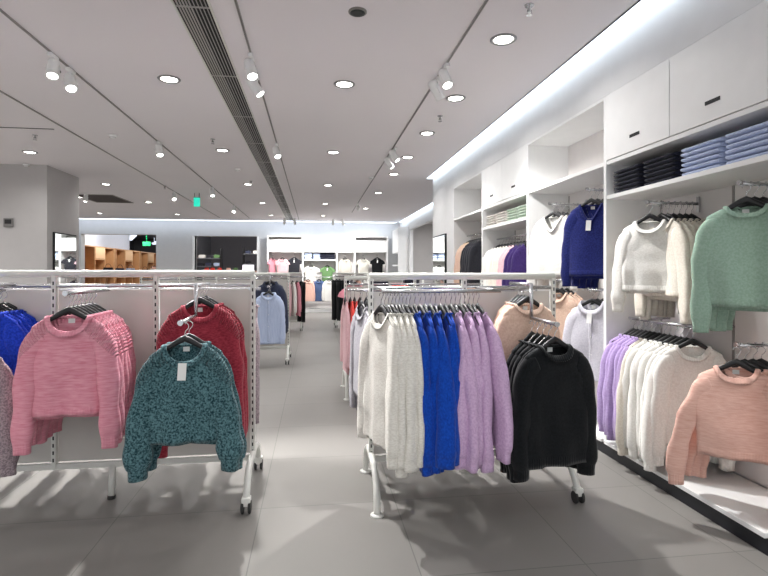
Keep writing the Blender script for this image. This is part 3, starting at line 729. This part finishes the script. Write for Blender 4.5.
# folded stacks
def folded(label, x, y, z, k, group, w=.15, dp=.17, h=.029, rz=0):
    t = thing('folded_sweater', label, 'folded sweater', (x, y, z), rz, group)
    sd = random.random()*9
    # a cross-section seen from the aisle: layers folded over a round front edge, swept along the width
    rings = []
    for j in range(9):
        yy = lerp(-w, w, j/8); e = .006*noise.noise(Vector((j*.7, sd, 0))); ring = []
        for q in range(16):
            a = 2*PI*q/16; ring.append((dp*pw(math.cos(a), .45)+e, yy, h/2*pw(math.sin(a), .7)+h/2))
        rings.append(ring)
    MB().loft(rings, True, True).build('fabric', KN[k], t)
    m = MB(); m.box(-dp+.004, dp-.006, -w-.0015, w+.0015, h*.47, h*.53)
    m.build('fold_line', ribof(k), t)
def stack(k, nm, x, y, z, n, group, **kw):
    h = kw.get('h', .029)
    for i in range(n):
        folded('folded %s, %s from the bottom' % (nm, ORD[i]), x+random.uniform(-.004, .004), y+random.uniform(-.003, .003), z+.001+i*(h+.001), k, group, **kw)
KN['navyfold'] = knit('navy_cotton', (34, 36, 52), (26, 28, 42)); KN['bluefold'] = knit('ice_blue_cotton', (196, 208, 236), (186, 198, 228)); KN['greenfold'] = knit('soft_green_cotton', (176, 190, 174), (164, 180, 162)); KN['palefold'] = knit('off_white_cotton', (226, 222, 216), (214, 208, 202))
stack('navyfold', 'navy sweater in the stack beside the unit divider', 2.42, 3.455, 1.985, 6, 'left navy stack')
stack('navyfold', 'navy sweater in the stack next to the pale blue ones', 2.42, 3.10, 1.985, 6, 'right navy stack')
stack('bluefold', 'pale blue sweater in the stack next to the navy ones', 2.42, 2.74, 1.985, 6, 'left pale blue stack')
stack('bluefold', 'pale blue sweater in the stack at the right edge', 2.42, 2.40, 1.985, 6, 'right pale blue stack', w=.145)
for j, (k, nm, y) in enumerate([('palefold', 'off-white sweater in the third unit, leftmost stack', 6.36), ('palefold', 'off-white sweater in the third unit, second stack', 6.0), ('greenfold', 'soft green sweater in the third unit, left green stack', 5.64), ('greenfold', 'soft green sweater in the third unit, right green stack', 5.3)]):
    stack(k, nm, 2.42, y, 1.985, 5, nm+' group')

# ------------------------------------------------------------------ back wall fixture
FY = 17.95
def back_unit(x0, x1, label, kind, shelf=False, last=False):
    t = thing('wall_shelving_unit', label, 'shelving unit', (x0, FY, 0)); W = x1-x0; D = BY-FY-.005; th = .05
    bx('side_panel', WHITE, t, 0, th, 0, D, 0, 2.66)
    if last: bx('side_panel', WHITE, t, W-th, W, 0, D, 0, 2.66)
    e = W-th if last else W
    bx('back_panel', BACKP, t, th, e, D-.02, D, .1, 2.66); bx('top_panel', WHITE, t, th, e, 0, D-.02, 2.62, 2.66)
    bx('shelf', WHITE, t, th, e, 0, D-.02, 2.09, 2.13)
    bx('platform', WHITE, t, th, e, 0, D-.02, .0, .12)
    if kind == 'doors':
        n = 2 if W > .9 else 1
        for k in range(n):
            dr = bx('door', WHITE, t, th+(e-th)/n*k+.004, th+(e-th)/n*(k+1)-.004, -.01, .01, 2.135, 2.615)
            m = th+(e-th)/n*(k+.5); MB().box(m-.05, m+.05, -.013, -.01, 2.22, 2.25).build('handle', plain('handle_grey', (120, 118, 118)), dr)
    else: bx('inner_panel', WHITE, t, th, e, .08, .1, 2.13, 2.52)
    if shelf: bx('shelf', WHITE, t, th, e, 0, D-.02, 1.80, 1.84)
    return t
BX = [-1.6, -.41, .765, 1.395, 2.6]
back_unit(BX[0], BX[1], 'leftmost white unit on the back wall with pink and black tops', 'open')
back_unit(BX[1], BX[2], 'back wall unit with folded stacks, white and green T-shirts', 'doors', True)
back_unit(BX[2], BX[3], 'narrow back wall unit with a beige top', 'doors')
back_unit(BX[3], BX[4], 'rightmost white unit on the back wall with sage and black tops', 'open', last=True)
for x, k, nm in ((-.2, 'bluefold', 'pale blue'), (.1, 'bluefold', 'ice blue'), (.33, 'navyfold', 'dark navy'), (.59, 'navyfold', 'navy')):
    for i in range(3): folded('folded %s garment on the back wall shelf, layer %s from the bottom' % (nm, ORD[i]), x, FY+.2, 1.842+i*.075, k, 'folded %s stack on the back wall' % nm, w=.125, dp=.12, h=.07, rz=PI/2)
def tee(k, label, x, z, y=FY+.06, rz=0, sleeve='short', **kw):
    SEED[0] += 1
    t = thing('face_out_arm', 'short display arm holding the '+label, 'display arm', (x, BY-.03, z))
    MB().tube([(0, 0, 0), (0, y-(BY-.03)-.03, 0)], .01, 8).build('bar', CHROME, t)
    hanger('black hanger of the '+label, (x, y, z-.011), rz, lo=True)
    top('t_shirt', label, 'T-shirt', (x, y, z-.011), rz, KN[k], sleeve=sleeve, res=.55, seed=SEED[0], L=.5, hemband=False, rib=ribof(k), **kw)
def tee_pair(): pass
tee('rosy', 'rose pink T-shirt on the back wall, far left', -1.42, 1.98, rz=R(60))
tee('palepink', 'pale pink T-shirt on the back wall beside the black top', -1.08, 1.98, sw=.16)
tee('charcoal', 'black top with white tag on the back wall, left unit', -.68, 2.0, tagc=True)
tee('white', 'white T-shirt in the middle of the back wall', -.1, 1.72, sw=.21)
tee('olive', 'olive green T-shirt in the middle of the back wall', .46, 1.72, tagc=True)
tee('beige', 'beige top in the narrow back wall unit', 1.08, 1.98, sleeve='long', sl=.5)
tee('stone', 'pale sage top on the back wall, right unit', 1.72, 1.98)
tee('black', 'black T-shirt with white tag on the back wall, right unit', 2.22, 2.0, tagc=True)
# lower row of the back fixture
def trousers(k, label, loc, rz, L=.95, w=.19, d=.03):
    t = thing('trousers', label, 'trousers', loc, rz)
    MB().box(-w, w, -d*.8, d*.8, -.14, -.1).build('waistband', KN[k], t, .01)
    for s in (-1, 1):
        rings = []
        for i in range(10):
            q = i/9; z = lerp(-.138, -.1-L, q); hw_ = lerp(w*.5, w*.38, q); cx = s*lerp(w*.5, w*.52, q)
            rings.append([(cx+hw_*pw(math.cos(2*PI*j/14), .8), d*pw(math.sin(2*PI*j/14), .8)+.004*math.sin(q*9+j), z) for j in range(14)])
        MB().loft(rings, True, True).build('leg', KN[k], t)
    hanger('clip hanger of the '+label, (loc[0], loc[1], loc[2]), rz, lo=True, hw=.12)

# ------------------------------------------------------------------ middle and far racks
# left second row
g3 = rack('white rack on the left of the aisle with pale blue shirts', -2.6, -.40, 8.2, 4, z_top=1.37, casters=(True, True), simple=True)
arm(g3, -.66, 8.2, -.3, -.62, 1.35, 1.2)
for i in range(3):
    SEED[0] += 1
    sweater('sky', 'pale blue buttoned shirt left of the aisle, %s from the front' % ORD[i], (-.66, 7.62+i*.07, 1.18), R(8), 'black hanger of the %s pale blue shirt' % ORD[i], 'pale blue shirts left of the aisle', 'hangers of the pale blue shirts',
            name='shirt', cat='shirt', shirt=True, hemband=False, L=.68, res=.6, sl=.62, d=.04, spread=.02)
for i in range(3):
    sweater('slate', 'slate blue jacket behind the pale blue shirts, %s from the front' % ORD[i], (-.66, 7.95+i*.07, 1.335), R(3), 'black hanger of the %s slate jacket' % ORD[i], 'slate jackets left of the aisle', 'hangers of the slate jackets',
            name='jacket', cat='jacket', shirt=True, hemband=False, L=.72, res=.55, sl=.64, sw=.18, bw=.215, hw=.215, d=.035)
# left third row, far
g4 = rack('far white rack on the left of the aisle with pink tops and trousers', -2.6, -.3, 12.6, 4, z_top=1.37, frontrail=(-2.4, -.25, -.3, 1.28))
for i, (k, x, nm) in enumerate([('palepink', -.62, 'pale pink'), ('white', -.5, 'white'), ('rosy', -.4, 'rose')]):
    sweater(k, '%s top hanging on the far left rack' % nm, (x, 12.3, 1.268), R(-70), 'hanger of the %s top on the far rack' % nm, res=.5, L=.75, d=.04, hemband=False, name='blouse', cat='blouse')
trousers('black', 'black trousers at the aisle end of the far left rack', (-.3, 12.3, 1.268), R(-60))
for i, (k, x, nm) in enumerate([('peach', -.2, 'peach'), ('denim', .17, 'denim blue'), ('beige', .62, 'light beige'), ('white', .5, 'white')]):
    sweater(k, '%s top on the low rail of the back wall' % nm, (x, FY-.1-(.05*i if i > 1 else 0), 1.22), R(-12 if i != 3 else 20), 'hanger of the %s top on the low back rail' % nm, res=.5, L=.68, d=.05, hemband=False, name='blouse', cat='blouse')
t = thing('hanging_rail', 'low chrome rail in front of the back wall shelving', 'clothes rail', (0, FY-.1, 1.23))
MB().tube([(-1.5, 0, 0), (2.5, 0, 0)], .012).build('bar', CHROME, t)
for x in (-1.45, 0.35, 2.45): MB().tube([(x, 0, 0), (x, .5, 0)], .01).build('rail_arm', CHROME, t)
for i, (k, x, nm) in enumerate([('rosy', -1.3, 'rose'), ('charcoal', -.9, 'charcoal'), ('palepink', 1.1, 'pale pink'), ('lav', 1.6, 'lavender'), ('grey', 2.1, 'grey')]):
    sweater(k, '%s blouse on the low rail of the back wall' % nm, (x, FY-.1, 1.22), R(0), 'hanger of the %s blouse on the low back rail' % nm, res=.45, L=.6, d=.05, hemband=False, name='blouse', cat='blouse')

# right middle rack (behind the right front rack)
g5 = rack('white rack behind the right front rack with coral and pink tops', .36, 2.0, 5.95, 2, z_top=1.33, frontrail=(.36, 1.95, -.35, 1.2), casters=(False, True))
for x, k, nm, yw in ((.40, 'palepink', 'pale pink', 4), (.455, 'coral', 'coral red', 6), (.50, 'coral', 'coral', 6), (.56, 'grey', 'light grey', 10), (.63, 'grey', 'grey', 8), (.7, 'stone', 'stone', 8), (.8, 'charcoal', 'charcoal', 8)):
    sweater(k, '%s long top on the rack behind the right front rack' % nm, (x-.06, 5.6, 1.188), R(-90+yw), 'hanger of the %s long top behind the right front rack' % nm, res=.6, L=.72, d=.022, sl=.6, sb=.03, hemband=False, name='blouse', cat='blouse')
# far right rack with folded goods shelf
t = thing('display_table', 'white framed display shelf with folded tops, right of the aisle', 'display shelf', (.9, 8.6, 0))
fm = MB()
for x in (0, .95):
    for y in (0, .6): fm.tube([(x, y, 0), (x, y, 1.36)], .014, 8)
    fm.tube([(x, 0, 1.35), (x, .6, 1.35)], .012, 8)
fm.tube([(0, 0, 1.35), (.95, 0, 1.35)], .012, 8); fm.tube([(0, .6, 1.35), (.95, .6, 1.35)], .012, 8); fm.build('frame', RACKW, t)
for z in (.4, .75, 1.06): bx('shelf', WHITE, t, 0, .95, 0, .6, z, z+.02)
for i, (k, x, z, n, nm) in enumerate([('navyfold', .55, 1.081, 5, 'dark'), ('coral', .9, 1.081, 4, 'coral'), ('navyfold', 1.1, 1.081, 6, 'navy'), ('coral', .5, .771, 6, 'red'), ('navyfold', .85, .771, 6, 'black'), ('coral', 1.12, .771, 5, 'bright red')]):
    for j in range(n): folded('folded %s top on the white display shelf, %s from the bottom' % (nm, ORD[j]), x+.6, 8.9, z+j*.031, k, 'folded %s tops on the display shelf' % nm, w=.13, dp=.11, h=.03, rz=PI/2)
sweater('rosy', 'rose pink T-shirt hanging at the end of the display shelf', (.66, 8.4, 1.30), R(20), 'hanger of the rose T-shirt by the display shelf', name='t_shirt', cat='T-shirt', sleeve='short', res=.6, L=.5, hemband=False)
sweater('palepink', 'pale pink long top below the display shelf end', (.68, 8.48, 1.30), R(30), 'hanger of the pale pink top by the display shelf', name='blouse', cat='blouse', res=.5, L=.85, d=.03, hemband=False)
t = thing('display_stand', 'small white stand holding two tops beside the display shelf', 'display stand', (.66, 8.5, 0))
MB().tube([(0, -.14, 1.30), (0, .0, 1.30), (0, .06, 1.28), (0, .06, .02)], .01, 8).build('pole', RACKW, t)
MB().lathe([(.16, 0), (.16, .012), (.02, .02)], 18, Matrix.Translation((0, .06, 0))).build('base', RACKW, t)
g6 = rack('far white rack on the right of the aisle with black trousers', .55, 2.3, 13.2, 3, z_top=1.36, frontrail=(.5, 2.2, -.3, 1.3))
for i, x in enumerate((.56, .64, .74)): trousers('black', 'black trousers on the far right rack, %s from the aisle' % ORD[i], (x, 12.9, 1.288), R(-55), L=1.0, w=.2)
for i, (k, x) in enumerate((('grey', .95), ('peach', 1.1), ('white', 1.25), ('denim', 1.4))):
    sweater(k, '%s blouse on the far right rack' % {'grey': 'grey', 'peach': 'peach', 'white': 'white', 'denim': 'denim blue'}[k], (x, 12.9, 1.288), R(-70), 'hanger of the far right rack blouse, %s' % ORD[i], name='blouse', cat='blouse', res=.45, L=.7, d=.04, hemband=False)

# far right wall cabinet and shelf
t = thing('wall_cabinet', 'small white wall cabinet far down the right wall', 'cabinet', (3.1, 17.3, 0))
bx('body', WHITE, t, -.35, -.001, -.6, .6, 2.05, 2.85); bx('side_panel', WHITE, t, -.35, -.001, -.64, -.6, 0, 2.9); bx('shelf', WHITE, t, -.35, -.001, -.6, .6, 1.6, 1.64)
sweater('sage', 'sage green top hanging under the far wall cabinet', (2.9, 17.2, 1.5), R(-60), 'hanger of the sage top under the far cabinet', res=.5, L=.5, hemband=False, name='blouse', cat='blouse')
t = thing('face_out_arm', 'short arm under the far wall cabinet', 'display arm', (3.09, 17.2, 1.511)); MB().tube([(0, 0, 0), (-.22, 0, 0)], .01, 8).build('bar', CHROME, t)

# ------------------------------------------------------------------ the shops beyond the back openings
o = MB().box(-8.4, -8.3, BY+.3, 24.6, 0, 3.5).box(-8.4, -8.3, 24.6, 35.8, 0, 2.36).build('wall_neighbour_side', plain('neighbour_wall', (206, 214, 230), .8)); o['kind'] = 'structure'
struct('wall_neighbour_far', plain('neighbour_end', (120, 120, 126), .8), -11.9, -11.8, BY+.3, 35.9, 0, 3.5)
struct('wall_neighbour_end', plain('neighbour_end', (120, 120, 126), .8), -11.8, 6, 35.8, 35.9, 0, 3.6)
struct('ceiling_neighbour', plain('neighbour_ceiling', (120, 114, 112), .9), -11.8, 6, BY+.3, 35.8, 3.5, 3.6)
struct('wall_divider', plain('divider_grey', (96, 96, 102), .8), -5.0, -4.8, BY+.3, 35.8, 0, 3.5)
struct('wall_dark_shop', plain('dark_shop_wall', (104, 102, 108), .8), -4.8, 3.2, 25.0, 25.1, 0, 3.5)
for j in range(5):
    y0 = 18.9+j*3.0
    t = thing('wooden_shelf_unit', 'pale wood cubby shelf unit in the next shop, %s from the opening' % ORD[j], 'shelf unit', (-8.3, y0, 0), 0, 'wooden cubby units beyond the back wall')
    cb = MB()
    for y in (0, 1.0, 1.9, 2.8): cb.box(0, .4, y-.03, y+.03, .1, 2.35)
    cb.build('divider', WOOD, t); bx('back_panel', WOOD, t, 0.001, .02, -.03, 2.83, .1, 2.35)
    sh = MB()
    for z in (.1, .7, 1.3, 2.31): sh.box(0, .4, 0, 2.8, z, z+.04)
    sh.box(0, .4, 1.03, 1.87, 1.85, 1.89); sh.build('shelf', WOOD, t)
    bx('drawer_front', plain('light_wood', (222, 182, 140), .5), t, .38, .41, 1.03, 1.87, 1.9, 2.3)
def bag(label, x, y, z, k, s=1):
    t = thing('handbag', label, 'bag', (x, y, z), 0)
    rings = []
    for i in range(8):
        q = i/7; a = (.17-.05*q)*s; b = (.08-.04*q)*s
        rings.append([(a*pw(math.cos(2*PI*j/16), .6), b*pw(math.sin(2*PI*j/16), .6), q*.24*s) for j in range(16)])
    MB().loft(rings, True, True).build('body', KN[k], t)
    MB().tube([(.08*s*math.cos(PI*i/8), 0, .23*s+.11*s*math.sin(PI*i/8)) for i in range(9)], .008, 6).build('handle', BLACK, t)
t = thing('display_table', 'pale counter in the next shop beyond the left opening', 'table', (-6.9, 19.6, 0))
bx('table_top', WOOD, t, -.7, 1.6, -.4, .4, 1.2, 1.25)
for x in (-.6, 1.5):
    for y in (-.3, .3): bx('leg', WOOD, t, x-.03, x+.03, y-.03, y+.03, 0, 1.2)
bag('black bag leftmost on the next shop counter', -7.3, 19.5, 1.251, 'charcoal', 1.3); bag('dark blue bag second on the next shop counter', -6.9, 19.5, 1.251, 'slate', 1.2)
bag('pale blue bag third on the next shop counter', -6.55, 19.5, 1.251, 'sky', 1.2); bag('black bag in the middle of the next shop counter', -6.05, 19.5, 1.251, 'black', 1.0)
bag('white bag on the right half of the next shop counter', -5.75, 19.5, 1.251, 'white', 1.1)
for x, k, nm in ((-7.0, 'peach', 'peach'), (-6.3, 'coral', 'coral red'), (-5.6, 'white', 'white')):
    sweater(k, '%s top displayed deep in the next shop' % nm, (x, 23.9, 1.75), 0, 'hanger of the %s top deep in the next shop' % nm, res=.5, L=.6, hemband=False, name='blouse', cat='blouse')
t = thing('garment_rail', 'black rail holding tops deep in the next shop', 'clothes rail', (-6.3, 23.9, 0))
MB().tube([(-1, 0, 0), (-1, 0, 1.76), (1, 0, 1.76), (1, 0, 0)], .012).build('frame', BLACK, t)
t = thing('red_display_box', 'wide red storage box on the floor behind the left rack end', 'box', (-5.6, 19.6, 0)); bpy.data.objects.remove(t)
def shop_lamp(x, y, z, label, watt=30, c=(1, .97, .93)):
    t = thing('pendant_lamp', label, 'lamp', (x, y, z))
    MB().lathe([(.05, .12), (.09, .1), (.1, 0), (.09, -.005)], 16).build('housing', BLACK, t)
    MB().lathe([(.085, -.006), (.085, -.01)], 16).build('lens', LENS, t)
    MB().tube([(0, 0, .12), (0, 0, 3.5-z)], .006, 6).build('rod', BLACK, t)
    ld = bpy.data.lights.new('shop_lamp_light', 'POINT'); ld.energy = watt; ld.shadow_soft_size = .1; ld.color = c
    lo = bpy.data.objects.new('shop_lamp_light', ld); COL.objects.link(lo); lo.parent = t; lo.location = (0, 0, -.15)
shop_lamp(-7.0, 20.3, 3.1, 'round lamp above the next shop counter', 90); shop_lamp(-6.2, 23.5, 3.1, 'round lamp midway into the next shop', 90); shop_lamp(-6.9, 28, 3.1, 'round lamp deep in the next shop', 90)
for j in range(6): tag(MB().lathe([(.012, .3), (.012, 0), (.14, 0), (.16, -.05), (.1, -.12)], 14, Matrix.Translation((-8.6-.55*(j%3), 26+1.4*j, 3.2))).build('pendant_lamp', emit('far_lamp', (220, 230, 245), 1.2)), 'small pale pendant lamp in the next shop, %s inwards' % ORD[j], 'lamp', 'small pendant lamps in the next shop')
tag(MB().box(-6.6, -6.32, 21.0, 21.04, 2.42, 2.58).tube([(-6.46, 21.02, 2.58), (-6.46, 21.02, 3.5)], .01, 6).build('exit_sign', emit('exit_green_far', (20, 190, 110), 1.0)), 'small green exit sign seen through the left opening', 'sign')
# dark shop
shop_lamp(-3.6, 19.6, 3.0, 'round lamp inside the dark opening, left', 60); shop_lamp(-2.3, 20.5, 3.1, 'round lamp inside the dark opening, right', 60)
t = thing('shelf_rack', 'dark shelf rack of small goods inside the dark opening, left', 'shelf', (-3.85, 20.2, 0))
for z in (.5, .9, 1.25, 1.6, 1.9): bx('shelf', plain('steel_shelf', (110, 112, 118), .4), t, -.55, .35, -.2, .2, z, z+.03)
for x in (-.55, .33): bx('post', BLACK, t, x, x+.03, -.2, .2, 0, 2.3)
for j, (x, z, k) in enumerate([(-4.2, 1.931, 'white'), (-3.9, 1.931, 'charcoal'), (-3.65, 1.931, 'olive'), (-4.25, 1.631, 'charcoal'), (-3.95, 1.631, 'slate'), (-3.65, 1.631, 'sky'), (-4.2, 1.281, 'coral'), (-3.9, 1.281, 'coral'), (-3.65, 1.281, 'peach')]):
    folded('folded %s item on the dark shelf rack, place %s' % ({'white': 'white', 'charcoal': 'charcoal', 'olive': 'olive', 'slate': 'slate', 'sky': 'pale blue', 'coral': 'coral', 'peach': 'peach'}[k], ORD[j]), x, 20.15, z, k, 'folded goods on the dark shelf rack', w=.11, dp=.11, h=.12)
t = thing('shelf_rack', 'dark shelf rack inside the dark opening, right side', 'shelf', (-2.35, 21.0, 0))
for z in (.5, .9, 1.3, 1.7, 2.1): bx('shelf', plain('steel_shelf', (0, 0, 0)), t, -.45, .45, -.2, .2, z, z+.03)
for x in (-.45, .42): bx('post', BLACK, t, x, x+.03, -.2, .2, 0, 2.4)
for j, (x, z, k) in enumerate([(-2.6, 2.131, 'slate'), (-2.3, 2.131, 'white'), (-2.05, 1.731, 'grey'), (-2.6, 1.731, 'charcoal'), (-2.35, 1.331, 'peach'), (-2.6, 1.331, 'beige')]):
    folded('folded %s item on the right dark shelf rack, place %s' % (k.replace('beige', 'beige'), ORD[j]), x, 20.95, z, k, 'folded goods on the right dark rack', w=.1, dp=.1, h=.12)
t = thing('counter', 'low wooden counter with a white lightbox inside the dark opening', 'counter', (-3.0, 19.0, 0))
bx('counter_top', WOOD, t, -.95, .9, -.25, .25, 1.36, 1.42); bx('front_panel', plain('counter_grey', (120, 112, 108)), t, -.93, .88, -.23, .23, 0, 1.36)
tag(bx('light_box', emit('lightbox', (232, 230, 240), .95), None, -2.55, -2.15, 18.95, 19.0, 1.421, 1.66), 'plain white lightbox standing on the counter in the dark opening', 'lightbox')
for j, (x, k) in enumerate(((-3.8, 'coral'), (-3.6, 'coral'), (-3.35, 'coral'), (-3.05, 'peach'), (-2.8, 'olive'))):
    bag('small %s bag on the dark shop counter, %s from the left' % ({'coral': 'red', 'peach': 'peach', 'olive': 'olive'}[k], ORD[j]), x, 19.0, 1.421, k, .55)
